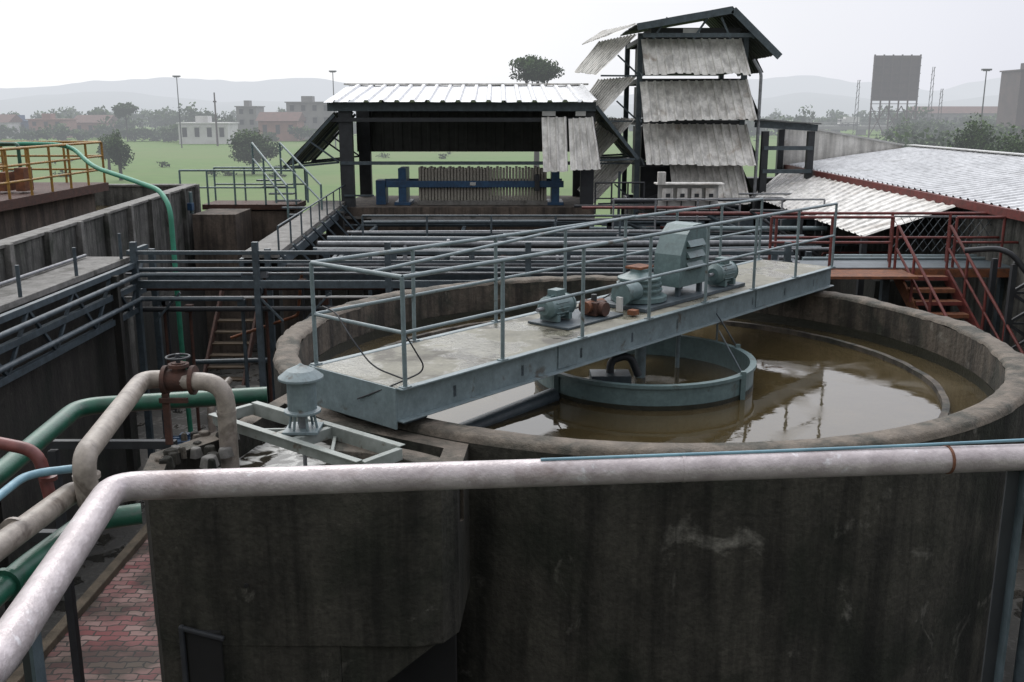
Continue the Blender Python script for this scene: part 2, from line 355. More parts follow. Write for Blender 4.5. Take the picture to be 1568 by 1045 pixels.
r.pipe([(S0+.05,-.63,4.9),(S0+.3,-.66,4.5),(S0-.03,-.5,4.38),(S0-.06,-.1,4.2)],.008,M_steeldk,6,bend=.12)
r.done()

g = B('scraper_drive', MB)
g.box(-.45,2.1,-.42,.42,4.385,4.43,M_bluedk)
g.lathe((.02,0), [(.001,4.44),(.36,4.44),(.36,4.50),(.27,4.52),(.27,4.56),(.30,4.565),(.30,4.59),(.26,4.6),(.26,4.63),(.29,4.635),(.29,4.66),(.25,4.67),(.25,4.70),(.28,4.705),(.28,4.73),(.2,4.76),(.12,4.80),(.12,4.84),(.001,4.85)], M_teal, 32, smooth=False)
g.box(-.10,.20,-.1,.14,4.84,4.87,M_orust)
g.cyl((-.52,-.12,4.60),(-.24,-.12,4.60),.12,M_teal,n=18); g.cyl((-.56,-.12,4.60),(-.52,-.12,4.60),.145,M_teal,n=18)
ox = -.27
prof = [(.74,4.56),(1.44,4.56),(1.50,5.02),(1.42,5.26),(1.26,5.36),(1.04,5.35),(.90,5.24),(.76,4.98)]
prof = [(a_+ox, z_) for a_, z_ in prof]
n = len(prof)
vs = [(p[0],-.32,p[1]) for p in prof]+[(p[0],.08,p[1]) for p in prof]
g.add(vs, [tuple(range(n)), tuple(range(n,2*n))[::-1]]+[(k,n+k,n+(k+1)%n,(k+1)%n) for k in range(n)], M_teal)
for i in range(3):
    z = 4.79+i*.145; a0_, a1_ = .90+ox, 1.30+ox
    g.add([(a0_,-.325,z),(a1_,-.325,z),(a1_,-.325,z+.08),(a0_,-.325,z+.08),(a0_,-.38,z),(a1_,-.38,z)],[(0,1,5,4),(4,5,2,3),(0,4,3),(1,2,5)],M_teal)
    g.box(a0_,a1_,-.327,-.321,z-.025,z-.002,M_black)
for sx in (.82+ox,1.36+ox): 
    for sy in (-.26,.04): g.box(sx-.03,sx+.03,sy-.03,sy+.03,4.43,4.57,M_bluedk)
def motor(g, x0, x1, y, z, rad, mt):
    g.cyl((x0,y,z),(x1,y,z),rad,mt,n=20)
    k = 14
    for i in range(k):
        a = 2*math.pi*i/k
        g.beam((x0+.05,y+rad*math.cos(a),z+rad*math.sin(a)),(x1-.1,y+rad*math.cos(a),z+rad*math.sin(a)),.012,.03,mt,up=(0,math.cos(a),math.sin(a)))
    g.cyl((x1,y,z),(x1+.07,y,z),rad*1.06,mt,r2=rad*.8,n=20)
    g.cyl((x0-.05,y,z),(x0,y,z),rad*.6,mt,r2=rad,n=20); g.cyl((x0-.16,y,z),(x0-.05,y,z),.025,M_galv,n=8)
    g.box((x0+x1)/2-.08,(x0+x1)/2+.08,y-.07,y+.07,z+rad*.8,z+rad+.07,mt)
    for xx in (x0+.08,x1-.08): g.box(xx-.03,xx+.03,y-rad,y+rad,z-rad-.03,z-rad*.6,mt)
motor(g,1.50,1.90,-.26,4.61,.14,M_teal)
g.box(-1.85,-.75,-.3,.3,4.385,4.41,M_bluedk)
motor(g,-1.78,-1.40,.08,4.58,.13,M_teal)
g.box(-1.16,-.94,-.18,.04,4.42,4.58,M_rust); g.cyl((-1.22,-.07,4.52),(-.88,-.07,4.52),.07,M_orust)
g.cyl((-1.05,-.25,4.50),(-1.05,.1,4.50),.085,M_rust); g.cyl((-1.05,-.07,4.56),(-1.05,-.07,4.66),.035,M_steeldk)
g.box(-.75,-.64,-.45,-.35,4.40,4.46,M_orust); g.box(-.66,-.62,-.2,-.12,4.40,4.58,M_white)
g.pipe([(-1.6,.25,4.40),(-1.0,.35,4.40),(-.4,.3,4.45),(.3,.3,4.6),(.9,.12,4.5)],.012,M_steeldk,6,bend=.2)
g.done(.006)

# ------------------------------------------------------------------ inlet chamber on the tank
bx = B('inlet_chamber')
O = [(-3.12,8.0),(-3.03,7.55),(-2.90,7.30),(-2.67,7.20),(-.78,7.18),(-.56,7.24),(-.44,7.42),(-.38,8.35),(-1.55,9.0),(-2.35,9.9),(-2.70,8.65)]
I = [(-2.94,7.95),(-2.87,7.62),(-2.78,7.45),(-2.62,7.38),(-.82,7.36),(-.70,7.40),(-.64,7.5),(-.60,8.15),(-1.6,8.75),(-2.3,9.5),(-2.52,8.55)]
bx.ringpoly(O, I, 2.55, 3.92, M_wall, M_rim)
bx.prism([(x*.995-.01,y*.999+.01) for x,y in O[:4]]+[(-1.4,7.20),(-1.35,8.8),(-2.2,9.8),(-2.68,8.66)], 0, 2.56, M_wall)
bx.add([(-1.4,7.205,1.9),(-.6,7.24,2.56),(-1.4,7.205,2.56),(-1.4,8.3,1.9),(-.6,8.3,2.56),(-1.4,8.3,2.56)],[(0,1,2),(3,5,4),(0,3,4,1),(0,2,5,3)],M_wall)
random.seed(4)
for _ in range(26):
    x = random.uniform(-3.04,-2.5); y = random.uniform(7.75,8.6)
    bx.lump((x,y,3.92),random.uniform(.03,.09),random.uniform(.01,.05),random.choice((M_rim,M_coping,M_wall,M_wall)))
bx.box(-2.64,-2.36,7.165,7.205,1.4,2.70,M_black)  # flat black panel stands in for the dark inside of an opening
bx.beam((-2.67,7.16,1.4),(-2.67,7.16,2.76),.04,.05,M_steeldk); bx.beam((-2.68,7.16,2.74),(-2.33,7.16,2.64),.04,.04,M_steeldk)
bx.box(-1.4,-.5,7.9,8.0,0.5,2.4,M_black)  # black sheet painted in for the shade beneath the hopper
bx.cyl((-2.13,7.17,3.1),(-2.13,7.192,3.1),.018,M_black,n=8)
bx.done(.022)
iw = B('chamber_water'); iw.prism([(x*.999,y) for x,y in I], 3.3, 3.68, M_foam); iw.done()
cc = B('curved_weir_wall')
cc.lathe((-1.62,6.60),[(1.55,3.5),(1.55,3.975),(1.33,3.975),(1.33,3.5)],M_rim,24,R(38),R(88),smooth=False,closed=True)
cc.done(.01)

fr = B('sluice_gate_frame')
d = Vector((.78,-.63,0)).normalized(); nn = Vector((.63,.78,0)).normalized(); c0 = Vector((-1.84,8.17,4.03))
def fp(s, w_, z=0): return c0 + d*s + nn*w_ + Vector((0,0,z))
for w_ in (-.21,.21):
    fr.beam(fp(-1.0,w_),fp(1.0,w_),.012,.12,M_frame); fr.beam(fp(-1.0,w_+(.03 if w_>0 else -.03),.06),fp(1.0,w_+(.03 if w_>0 else -.03),.06),.07,.01,M_frame)
for s_ in (-1.0,-.1,.12,1.0):
    fr.beam(fp(s_,-.21),fp(s_,.21),.06,.10,M_frame)
fr.beam(fp(-.6,-.2,-.03),fp(-.15,.2,-.03),.03,.03,M_frame); fr.beam(fp(.6,-.2,-.03),fp(.2,.2,-.03),.03,.03,M_frame)
for s_ in (-.85,.85):
    fr.beam(fp(s_,-.2,-.02),fp(s_,-.2,-.5),.04,.04,M_frame)
fr.done(.004)
ac = B('sluice_gate_actuator'); p = fp(.02,0)
x,y = p.x,p.y; dz = -.03
ac.box(x-.15,x+.15,y-.15,y+.15,4.115+dz,4.14+dz,M_blue)
for i in range(6):
    a = i*math.pi/3; ac.cyl((x+.12*math.cos(a),y+.12*math.sin(a),4.14+dz),(x+.09*math.cos(a),y+.09*math.sin(a),4.30+dz),.013,M_blue,n=6)
ac.cyl((x,y,4.13+dz),(x,y,4.3+dz),.04,M_galv,n=10)
ac.lathe((x,y),[(q_,z_+dz) for q_,z_ in [(.001,4.28),(.16,4.28),(.16,4.30),(.125,4.31),(.125,4.56),(.14,4.57),(.195,4.58),(.195,4.60),(.12,4.66),(.03,4.70),(.001,4.72)]],M_blue,28,smooth=False)
ac.cyl((x,y,3.5),(x,y,4.10),.018,M_galv,n=8)
ac.done(.003)

# ------------------------------------------------------------------ foreground left pipework
p = B('inlet_pipe')
p.pipe([(-2.50,8.2,3.5),(-2.50,8.2,4.50),(-3.26,8.35,4.50),(-2.98,6.42,4.46),(-3.0,6.5,4.10)],.080,M_cream,20,bend=.2)
p.cyl((-2.50,8.2,4.22),(-2.50,8.2,4.25),.086,M_cream)
p.pipe([(-2.86,6.45,4.14),(-3.15,6.62,4.14),(-3.24,5.4,4.14),(-3.3,2,4.14)],.08,M_cream,18,bend=.12)
for (a,bb) in (((-3.0,6.5,4.28),(-3.0,6.5,4.31)),((-3.24,5.9,4.14),(-3.24,5.93,4.14))): p.cyl(a,bb,.094,M_cream,n=20)
p.done()
v = B('gate_valve')
for xx in (-3.04,-2.80): v.cyl((xx-.018,8.29,4.50),(xx+.018,8.29,4.50),.13,M_rust,n=20)
v.cyl((-3.03,8.29,4.50),(-2.81,8.29,4.50),.095,M_rust,n=16)
v.cyl((-2.92,8.29,4.54),(-2.92,8.29,4.66),.06,M_rust,n=14); v.cyl((-2.92,8.29,4.62),(-2.92,8.29,4.65),.09,M_rust,n=14)
v.cyl((-2.92,8.29,4.66),(-2.92,8.29,4.74),.02,M_steeldk,n=8)
v.pipe([(-2.92+.10*math.cos(a),8.29+.10*math.sin(a),4.71) for a in [2*math.pi*i/14 for i in range(15)]],.011,M_steeldk,6,bend=.02)
for a in (0,2.09,4.19): v.cyl((-2.92,8.29,4.71),(-2.92+.10*math.cos(a),8.29+.10*math.sin(a),4.71),.008,M_steeldk,n=6)
v.beam((-3.03,8.22,3.93),(-3.03,8.22,4.40),.06,.04,M_rust); v.beam((-3.08,8.2,4.34),(-2.83,8.2,4.34),.035,.045,M_rust)
v.done(.004)
gp = B('green_pipe')
gp.pipe([(-3.9,2,3.96),(-4.1,7.4,3.98),(-4.25,9.2,3.98),(-2.5,9.6,3.98)],.085,M_green,18,bend=.25)
gp.pipe([(-3.32,2,3.80),(-3.27,6.0,3.82),(-3.15,6.75,3.84),(-2.8,6.9,3.84)],.08,M_green,18,bend=.15)
for q in ((-4.0,6.2,3.97),(-3.275,5.8,3.82)): gp.cyl((q[0],q[1]-.02,q[2]),(q[0],q[1]+.02,q[2]),.11,M_green,n=18)
gp.done()
rp = B('red_pipe'); rp.pipe([(-5.2,6.35,4.95),(-3.40,6.65,4.43),(-3.33,6.62,4.05)],.045,M_redpipe,14,bend=.12); rp.cyl((-3.33,6.62,4.22),(-3.33,6.62,4.25),.06,M_redpipe); rp.done()
bp_ = B('light_blue_pipe'); bp_.pipe([(-3.3,2,4.31),(-3.42,6.5,4.31),(-3.1,6.62,4.31)],.03,M_ltblue,12,bend=.15); bp_.done()
sp = B('pipe_support_frame')
for yy in (3.0,6.9,9.0):
    sp.beam((-4.5,yy,3.66),(-3.25,yy,3.66),.07,.08,M_steeldk)
    sp.beam((-4.45,yy,0),(-4.45,yy,3.6),.08,.08,M_steeldk)
sp.done(.004)

# ------------------------------------------------------------------ viewing platform and guard rail
pl = B('viewing_platform'); pl.box(-.72,2.6,-2.5,1.72,5.0,5.2,M_wall)
for xx,yy in ((-.6,-2.3),(2.4,-2.3),(-.6,1.5),(2.4,1.5)): pl.box(xx-.12,xx+.12,yy-.12,yy+.12,0,4.999,M_wall)
pl.done(.01)
gr = B('guard_rail')
ZR = 6.184
def gz(xx): return ZR - .0012*(xx+.672)
def gy(xx): return 1.55+.0925*(xx+.672)
gr.pipe([(-.50,-2.3,ZR),(-.60,1.04,ZR-.004),(-.672,1.55,ZR),(.95,gy(.95),gz(.95)),(2.5,gy(2.5),gz(2.5))],.0245,M_silver,28,bend=.045)
for xx in (.30,1.25): gr.pipe([(xx,gy(xx),gz(xx)),(xx+.006,gy(xx+.006),gz(xx+.006))],.0252,M_silver,24)
gr.pipe([(.05,gy(.05)-.004,gz(.05)+.0255),(.45,gy(.45),gz(.45)+.0265),(.70,gy(.7)+.003,gz(.7)+.028),(.95,gy(.95)+.004,gz(.95)+.032),(2.5,gy(2.5),gz(2.5)+.036)],.0030,M_ltblue,8)
gr.pipe([(.79,gy(.79),gz(.79)),(.795,gy(.795),gz(.795))],.0262,M_orust,20)
for (xx,yy) in ((.925,1.70),(-.637,1.17),(-.57,-.4),(2.45,1.84)):
    gr.beam((xx,yy,5.2),(xx,yy,ZR-.02),.026,.005,M_steeldk); gr.beam((xx+.012,yy-.012,5.2),(xx+.012,yy-.012,ZR-.02),.005,.026,M_bluedk)
gr.done()

# ------------------------------------------------------------------ left aeration tank
a = B('aeration_tank')
def wall(bld, p0, p1, th, z0, z1, mt, cop=True):
    bld.beam((*p0,(z0+z1)/2),(*p1,(z0+z1)/2),th,z1-z0,mt)
    if cop: bld.beam((*p0,z1+.03),(*p1,z1+.03),th+.08,.06,M_coping)
wall(a,(-8.25,3),(-8.3,15.7),.25,0,4.66,M_panel)
wall(a,(-8.3,15.7),(-9.4,28.9),.25,0,4.66,M_panel)
wall(a,(-9.27,28.9),(-15,28.9),.25,0,4.662,M_panel)
q0 = Vector((-8.3,15.7)); q1 = Vector((-9.4,28.9))
for i in range(9):
    q = q0.lerp(q1, i/8.0); a.box(q.x+.125,q.x+.24,q.y-.07,q.y+.07,2.9,4.72,M_coping if i%2==0 else M_panel)
for i in range(6): a.box(-8.17,-8.06,4+i*2.1-.07,4+i*2.1+.07,2.9,4.72,M_panel)
a.done(.01)
aw = B('aeration_water'); aw.prism([(-8.45,3),(-8.45,15.7),(-9.5,28.7),(-22,28.7),(-22,3)],4.0,4.12,M_water); aw.done()
wk = B('walkway')
wk.box(-7.98,-7.15,3,18.2,4.05,4.15,M_coping)
wk.box(-7.95,-7.3,3,18.2,0,4.05,M_dark)
for i in range(8):
    wk.cyl((-7.2,4.6+i*1.9,4.15),(-7.2,4.6+i*1.9,4.62),.03,M_bluedk,n=8)
wk.pipe([(-7.9,3,4.2),(-7.9,18,4.2)],.03,M_galv,8)
wk.done(.01)

# ------------------------------------------------------------------ pipe rack (L-shaped)
pr = B('pipe_rack')
for z in (4.02,3.62,3.18): pr.beam((-7.02,3,z),(-7.02,18,z),.09,.10,M_bluedk)
for z in (3.85,3.40): pr.pipe([(-6.9,3,z),(-6.9,17.9,z),(-5,17.9,z)],.045,M_bluedk,8)
yy = 3.4
i = 0
while yy < 17.6:
    pr.beam((-7.02,yy,4.0),(-7.02,yy+.75,3.2),.05,.05,M_bluedk); pr.beam((-7.02,yy+.75,3.2),(-7.02,yy+1.5,4.0),.05,.05,M_bluedk)
    if i%3 == 0: pr.beam((-6.95,yy,0),(-6.95,yy,4.0),.13,.13,M_dark)
    yy += 1.5; i += 1
Y = 18.0
pr.beam((-7.1,Y,4.25),(5.2,Y,4.25),.07,.07,M_bluedk); pr.beam((-7.1,Y+.02,4.08),(5.2,Y+.02,4.08),.05,.05,M_bluedk)
pr.beam((-7.1,Y,3.66),(5.2,Y,3.66),.10,.14,M_bluedk); pr.beam((-7.1,Y+.9,3.66),(5.2,Y+.9,3.66),.10,.14,M_bluedk)
pr.beam((-7.1,Y,4.25),(-7.1,Y+.9,4.25),.08,.08,M_bluedk)
for k,(z,rr,mt) in enumerate(((3.40,.025,M_white),(3.16,.05,M_steeldk),(3.9,.04,M_bluedk),(3.80,.025,M_galv),(3.5,.04,M_rust),(3.3,.03,M_bluedk))):
    pr.pipe([(-7.3,Y+.1*k,z),(-3+k*.4,Y+.1*k,z+.02),(5.3,Y+.1*k,z)],rr,mt,8)
for xx in (-7.0,-4.75,-2.3,.3,2.9,5.1):
    pr.beam((xx,Y,0),(xx,Y,4.45),.11,.11,M_bluedk); pr.beam((xx,Y+.9,0),(xx,Y+.9,4.2),.11,.11,M_bluedk); pr.beam((xx,Y,3.5),(xx,Y+.9,3.5),.08,.1,M_bluedk)
for k in range(8): pr.beam((-6.2+k*1.4,Y,3.5),(-6.2+k*1.4+(.5 if k%2 else -.5),Y,2.95),.04,.04,M_bluedk)
for (z,rr,mt) in ((3.95,.06,M_galv),(3.80,.05,M_bluedk)): pr.pipe([(-4.3,Y+.6,z-.0),(5.5,Y+.6,z)],rr,mt,10)
random.seed(9)
for k in range(9):
    x = random.uniform(-6.8,-2.6); z = random.uniform(2.9,3.9); pr.pipe([(x,Y+.3,z),(x,Y+.3,random.uniform(.2,2))],random.uniform(.02,.045),random.choice((M_bluedk,M_steeldk,M_rust)),8)
    pr.box(x-.07,x+.07,Y+.2,Y+.34,z-.06,z+.08,random.choice((M_rust,M_bluedk,M_galv)))
pr.pipe([(-5.6,Y+1,2.4),(-4.2,Y+.8,2.9),(-4.0,Y+.5,3.9)],.03,M_orust,8); pr.pipe([(-6.5,Y+1.4,1.8),(-3.0,Y+1.4,1.9)],.05,M_bluedk,8)
pr.done(.004)
p2 = B('pipe_bundle')
for k,(yy,z,rr,mt) in enumerate(((20.6,3.95,.05,M_bluedk),(21.0,4.02,.06,M_galv),(21.4,3.9,.05,M_steeldk),(21.9,4.0,.08,M_bluedk),(22.5,3.75,.07,M_rust),(22.2,3.5,.06,M_galv),(20.2,3.6,.05,M_bluedk),(23.2,3.7,.05,M_green),(24,3.9,.04,M_galv),(24.6,3.8,.06,M_bluedk),(25.3,3.7,.05,M_steeldk),(26.2,3.9,.05,M_bluedk),(19.8,4.05,.03,M_galv),(27.5,3.8,.06,M_steeldk),(28.4,3.6,.05,M_bluedk))):
    p2.pipe([(-4.2+.02*k,yy,z),(1+k*.15,yy,z+.03*((k*7)%3-1)),(6.6,yy+.2,z)],rr,mt,8)
    p2.pipe([(-3+k*.7,yy,z),(-3+k*.7,yy-.2,z-.5),(-3+k*.7,yy-.2,.3)],rr*.8,mt,8)
    p2.cyl((-2+k*.6,yy,z),(-1.94+k*.6,yy,z),rr*1.7,mt,n=12)
for xx in (-4,-1.4,1.2,3.8,6.4): p2.beam((xx,21,0),(xx,21,3.85),.12,.12,M_bluedk); p2.beam((xx,20.1,3.45),(xx,28.8,3.45),.1,.12,M_bluedk)
p2.rail([(-3.6,23.6,3.5),(2.6,23.6,3.5)],.85,.025,M_bluedk,1.5,(.5,))
p2.done()

mw = B('access_walkway')
poly = [(-5.25,18.9),(-4.55,18.9),(-5.1,30.3),(-5.85,30.3)]
mw.prism(poly,4.02,4.12,M_coping)
mw.beam((-4.53,18.9,3.9),(-5.08,30.3,3.9),.08,.2,M_bluedk); mw.beam((-5.27,18.9,3.9),(-5.87,30.3,3.9),.08,.2,M_bluedk)
for i in range(8):
    t0 = i/8; y0 = 18.9+11.4*t0; x0 = -4.5-.55*t0
    mw.beam((x0,y0,4.1),(x0+.5,y0+.7,3.3),.05,.05,M_bluedk); 
mw.beam((-4.0,19.2,3.4),(-4.6,30.3,3.4),.08,.1,M_bluedk)
mw.rail([(-4.55,19.0,4.12),(-5.1,30.2,4.12)],.5,.02,M_bluedk,1.4,())
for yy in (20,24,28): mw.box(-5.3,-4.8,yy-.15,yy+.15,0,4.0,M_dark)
mw.done()
ld = B('stair_landing')
ld.box(-9.2,-6.4,29.2,30.6,3.95,4.1,M_rust); ld.box(-9.1,-6.5,29.3,30.5,0,3.9,M_brownc)
ld.rail([(-9.8,29.2,4.1),(-8.2,29.2,4.1),(-6.4,29.2,4.1)],1.0,.03,M_teal,1.0,(.5,))
ld.rail([(-9.2,30.6,4.1),(-6.4,30.6,4.1)],1.0,.03,M_teal,1.0,(.5,))
ld.rail([(-7.6,29.15,5.0),(-6.2,27.2,3.9)],.9,.03,M_teal,.8,(.5,)); ld.rail([(-6.8,29.2,5.0),(-5.3,27.4,3.9)],.9,.03,M_teal,.8,(.5,))
for k in range(6):
    ld.box(-7.5+k*.25,-6.8+k*.25,29.0-k*.32,29.25-k*.32,4.8-k*.17,4.84-k*.17,M_bluedk)
ld.box(-8.9,-7.7,27.3,29.0,0,4.0,M_brownc)
ld.cyl((-9.0,27.6,4.0),(-9.0,27.6,4.6),.05,M_teal); ld.box(-9.1,-8.92,27.4,27.6,4.1,4.3,M_pbblue)
ld.done()

yp = B('yellow_railed_platform')
yp.box(-16,-10.2,18.0,25.0,4.85,5.05,M_rust); yp.box(-16,-10.5,18.3,24.8,4.1,4.85,M_brownc)
yp.rail([(-10.25,18.2,5.05),(-10.25,24.9,5.05),(-16,24.9,5.05)],1.0,.03,M_yellow,.95,(.33,.66))
yp.rail([(-12.3,18.2,5.05),(-12.3,24,5.05)],1.0,.03,M_yellow,.9,(.5,))
yp.rail([(-11.2,20.0,5.05),(-13.6,20.0,5.05)],1.0,.03,M_yellow,.8,(.5,))
yp.pipe([(-10.9,22,5.1),(-10.9,22,6.1),(-11.6,22.3,6.1),(-11.6,22.3,5.1)],.04,M_green,10)
for k in range(4): yp.box(-12.0+k*.4,-11.8+k*.4,21.5,21.9,5.1,5.5+.1*(k%2),M_orust)
yp.done()
hs = B('green_hose')
hs.pipe([(-14,22.5,5.9),(-11.5,22.8,6.08),(-10.2,23,6.05),(-9.3,22,5.6),(-7.9,20.6,5.4),(-7.1,19.9,5.25),(-6.78,19.5,4.95),(-6.76,19.45,4.1),(-6.70,19.3,2.0),(-6.65,19.3,0.2)],.05,M_hose,12,bend=.5)
hs.done()

st = B('service_stair')
for k in range(9): st.box(-7.0,-6.1,21.2+k*.25,21.45+k*.25,.6+k*.22,.64+k*.22,M_wood)
st.beam((-7.02,21.1,.5),(-7.02,23.4,2.6),.05,.2,M_rust); st.beam((-6.08,21.1,.5),(-6.08,23.4,2.6),.05,.2,M_rust)
st.done()
pm = B('water_pump')
pm.box(-6.5,-5.1,16.4,17.2,.0,.5,M_dark)
motor(pm,-6.2,-5.6,16.8,.85,.22,M_pbblue); pm.cyl((-5.5,16.8,.85),(-5.3,16.8,.85),.28,M_pbblue); pm.pipe([(-5.4,16.8,1.0),(-5.4,16.8,1.7),(-5.4,18,1.8)],.07,M_cream)
pm.done()
cb = B('concrete_plinth'); cb.box(-6.2,-5.2,20.2,21.2,0,.8,M_panel); cb.box(-5.1,-4.2,24.0,26.0,0,1.2,M_brownc); cb.done(.02)
bw = B('basement_wall'); bw.box(-12,7.5,31.5,31.8,0,2.93,M_dark); bw.box(-9.0,-8.7,18.5,31.4,0,2.2,M_dark); bw.done()

# ------------------------------------------------------------------ filter press shed
sh = B('filter_press_shed')
sh.box(-5.25,2.5,29.9,34.2,3.68,3.95,M_brownc); sh.box(-5.15,2.4,30.1,34.0,2.95,3.60,M_brownc)
sh.box(-5.27,2.52,29.86,34.24,3.60,3.68,M_coping)
for xx in (-4.9,-1.3,2.2):
    for yy in (30.4,33.6): sh.box(xx-.2,xx+.2,yy-.2,yy+.2,0,2.94,M_dark)
for xx in (-5.0,2.28):
    for yy in (30.15,33.9):
        sh.box(xx-.2,xx+.2,yy-.12,yy+.12,3.95,6.95,M_steeldk)
sh.beam((-5.5,30.0,6.93),(2.5,30.0,6.93),.14,.26,M_bluedk); sh.beam((-5.5,30.0,6.55),(2.5,30.0,6.55),.08,.12,M_steeldk); sh.beam((-5.3,33.9,6.9),(2.4,33.9,6.9),.14,.22,M_steeldk)
sh.beam((-5.2,30.05,5.27),(2.4,30.05,5.27),.1,.1,M_bluedk)
sh.corr((-5.55,29.6,7.06),(2.55,29.6,7.06),(2.35,33.2,7.62),(-5.35,33.2,7.62),18,.06,M_roof)
sh.corr((-5.35,36.5,7.0),(2.35,36.5,7.0),(2.35,33.2,7.62),(-5.35,33.2,7.62),18,.06,M_roof)
sh.beam((-5.5,33.2,7.66),(2.5,33.2,7.66),.3,.05,M_sheet)
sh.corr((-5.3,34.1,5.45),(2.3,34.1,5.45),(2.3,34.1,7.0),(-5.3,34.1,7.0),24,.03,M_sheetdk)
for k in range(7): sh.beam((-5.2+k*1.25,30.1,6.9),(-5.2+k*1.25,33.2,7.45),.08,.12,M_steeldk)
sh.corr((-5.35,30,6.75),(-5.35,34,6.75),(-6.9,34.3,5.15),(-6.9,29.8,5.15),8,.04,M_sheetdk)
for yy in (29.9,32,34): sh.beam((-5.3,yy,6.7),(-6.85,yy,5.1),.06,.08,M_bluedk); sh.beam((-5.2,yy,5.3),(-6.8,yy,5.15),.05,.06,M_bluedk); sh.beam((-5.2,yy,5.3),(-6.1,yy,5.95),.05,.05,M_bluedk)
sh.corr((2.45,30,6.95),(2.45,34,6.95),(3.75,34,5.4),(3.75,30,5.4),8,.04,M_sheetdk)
for yy in (29.9,31.5,33): sh.beam((2.5,yy,6.95),(3.8,yy,5.4),.07,.1,M_bluedk); sh.beam((2.4,yy,5.35),(3.7,yy,5.4),.05,.06,M_bluedk)
sh.corr((.88,29.9,6.62),(1.62,29.9,6.62),(1.65,29.2,5.08),(.92,29.2,5.08),3,.05,M_sheet)
sh.corr((1.68,29.9,6.58),(2.42,29.9,6.62),(2.62,29.2,5.12),(1.72,29.2,5.1),4,.05,M_sheet)
sh.box(.9,1.3,29.95,30.1,6.66,6.86,M_white); sh.box(1.9,2.2,29.95,30.1,6.66,6.84,M_white)
sh.beam((-5.1,30.0,4.3),(-4.2,30.0,4.3),.05,.05,M_bluedk); sh.pipe([(-5.3,29.8,3.2),(2.5,29.8,3.2)],.05,M_galv,8); sh.pipe([(-5.3,29.75,3.42),(2.5,29.75,3.42)],.04,M_bluedk,8)
sh.done()
fp_ = B('filter_press')
z0 = 4.60
for k in range(40):
    x = -2.9+k*.1; fp_.box(x,x+.078,30.7,31.6,z0-.58,z0+.50-.025*(k%3),M_plate)
for x in (-3.4,1.35):
    fp_.box(x-.12,x+.12,30.6,31.7,3.95,z0+.48,M_pbblue); fp_.box(x-.25,x+.25,30.55,31.75,3.95,4.05,M_pbblue)
for y in (30.62,31.68): fp_.beam((-3.9,y,z0),(1.6,y,z0),.08,.20,M_pbblue)
fp_.cyl((-4.0,31.15,z0),(-3.4,31.15,z0),.13,M_pbblue); fp_.box(-4.25,-3.95,30.8,31.5,3.95,z0+.1,M_pbblue)
fp_.box(-1.3,-1.12,30.56,30.575,4.56,4.66,M_white)
fp_.box(-2.92,1.1,30.5,30.62,3.96,4.10,M_coping)
fp_.box(.7,.85,30.5,30.62,4.4,4.9,M_steeldk)
fp_.done(.01)

# ------------------------------------------------------------------ louvred tower
tw = B('louvred_tower')
X0,X1,Y0,Y1 = 3.9,7.1,31.0,34.4
for x in (X0,X1):
    for y in (Y0,Y1): tw.beam((x,y,0),(x,y,9.1),.16,.16,M_bluedk)
for z in (3.9,5.2,6.45,7.7,8.9):
    for y in (Y0,Y1): tw.beam((X0,y,z),(X1,y,z),.1,.14,M_steeldk)
    for x in (X0,X1): tw.beam((x,Y0,z),(x,Y1,z),.1,.14,M_steeldk)
for i,(zt,zb) in enumerate(((8.92,7.85),(7.68,6.5),(6.42,5.22),(5.18,3.98))):
    xo = (0,0,.12,.85)[i]; x1 = (7.1,7.35,7.4,7.3)[i]
    if i == 3: xo = 1.0
    jx = (.0,.05,-.04,.06)[i]
    tw.corr((X0+xo,Y0-.1,zt),(x1-.15,Y0-.1,zt+jx*.8),(x1,Y0-.95,zb+jx),(X0+xo+.05,Y0-.95,zb),13 if i<3 else 10,.045,M_sheet)
    tw.corr((X0-.1,Y0-.1,zt+.15),(X0-.95,Y1,zt+.15),(X0-1.75,Y1+.2,zb+.25),(X0-1.35,Y0-.3,zb+.0),12,.04,M_sheet)
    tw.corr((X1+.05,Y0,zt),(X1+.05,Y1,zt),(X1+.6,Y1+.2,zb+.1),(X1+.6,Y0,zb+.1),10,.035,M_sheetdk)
    for x in (X0+xo,x1): tw.beam((x,Y0,zb+.15),(x,Y0-.8,zb-.02),.04,.04,M_bluedk)
    tw.beam((X0,Y0,zb),(X0-1.2,Y0-.2,zb),.05,.05,M_bluedk); tw.beam((X0,Y0,zb),(X0-.7,Y0-.2,zb+.6),.04,.04,M_bluedk)
    tw.beam((X0,Y0,zb),(X1,Y0+.05,zt),.06,.06,M_steeldk)
    tw.box(X0+.2,X1-.2,Y0+.6,Y1-.5,zb+.1,zt-.1,M_steeldk)
ap = (6.5,9.78); le = (3.7,9.3); ll = (2.9,9.0); re = (7.95,8.45)
for (p_,q_) in ((le,ap),(ap,re)):
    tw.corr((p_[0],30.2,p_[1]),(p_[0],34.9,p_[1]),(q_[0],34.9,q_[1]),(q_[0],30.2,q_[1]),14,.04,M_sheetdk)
    tw.beam((p_[0],30.2,p_[1]-.08),(q_[0],30.2,q_[1]-.08),.06,.2,M_bluedk)
tw.corr((ll[0],30.2,ll[1]),(ll[0]-.5,34.9,ll[1]),(le[0]-.6,34.9,le[1]+.15),(le[0],30.2,le[1]),14,.04,M_sheet)
tw.beam((X0,30.4,9.0),(7.4,30.4,9.0),.08,.12,M_bluedk)
for x in (4.2,5.4,6.5,7.2): tw.beam((x,30.4,8.9),(x+(.4 if x<6 else -.3),30.4,9.5),.06,.06,M_bluedk)
tw.box(4.2,6.9,30.9,34,8.95,9.25,M_steeldk); tw.box(5.1,5.6,30.5,30.52,9.0,9.2,M_white)
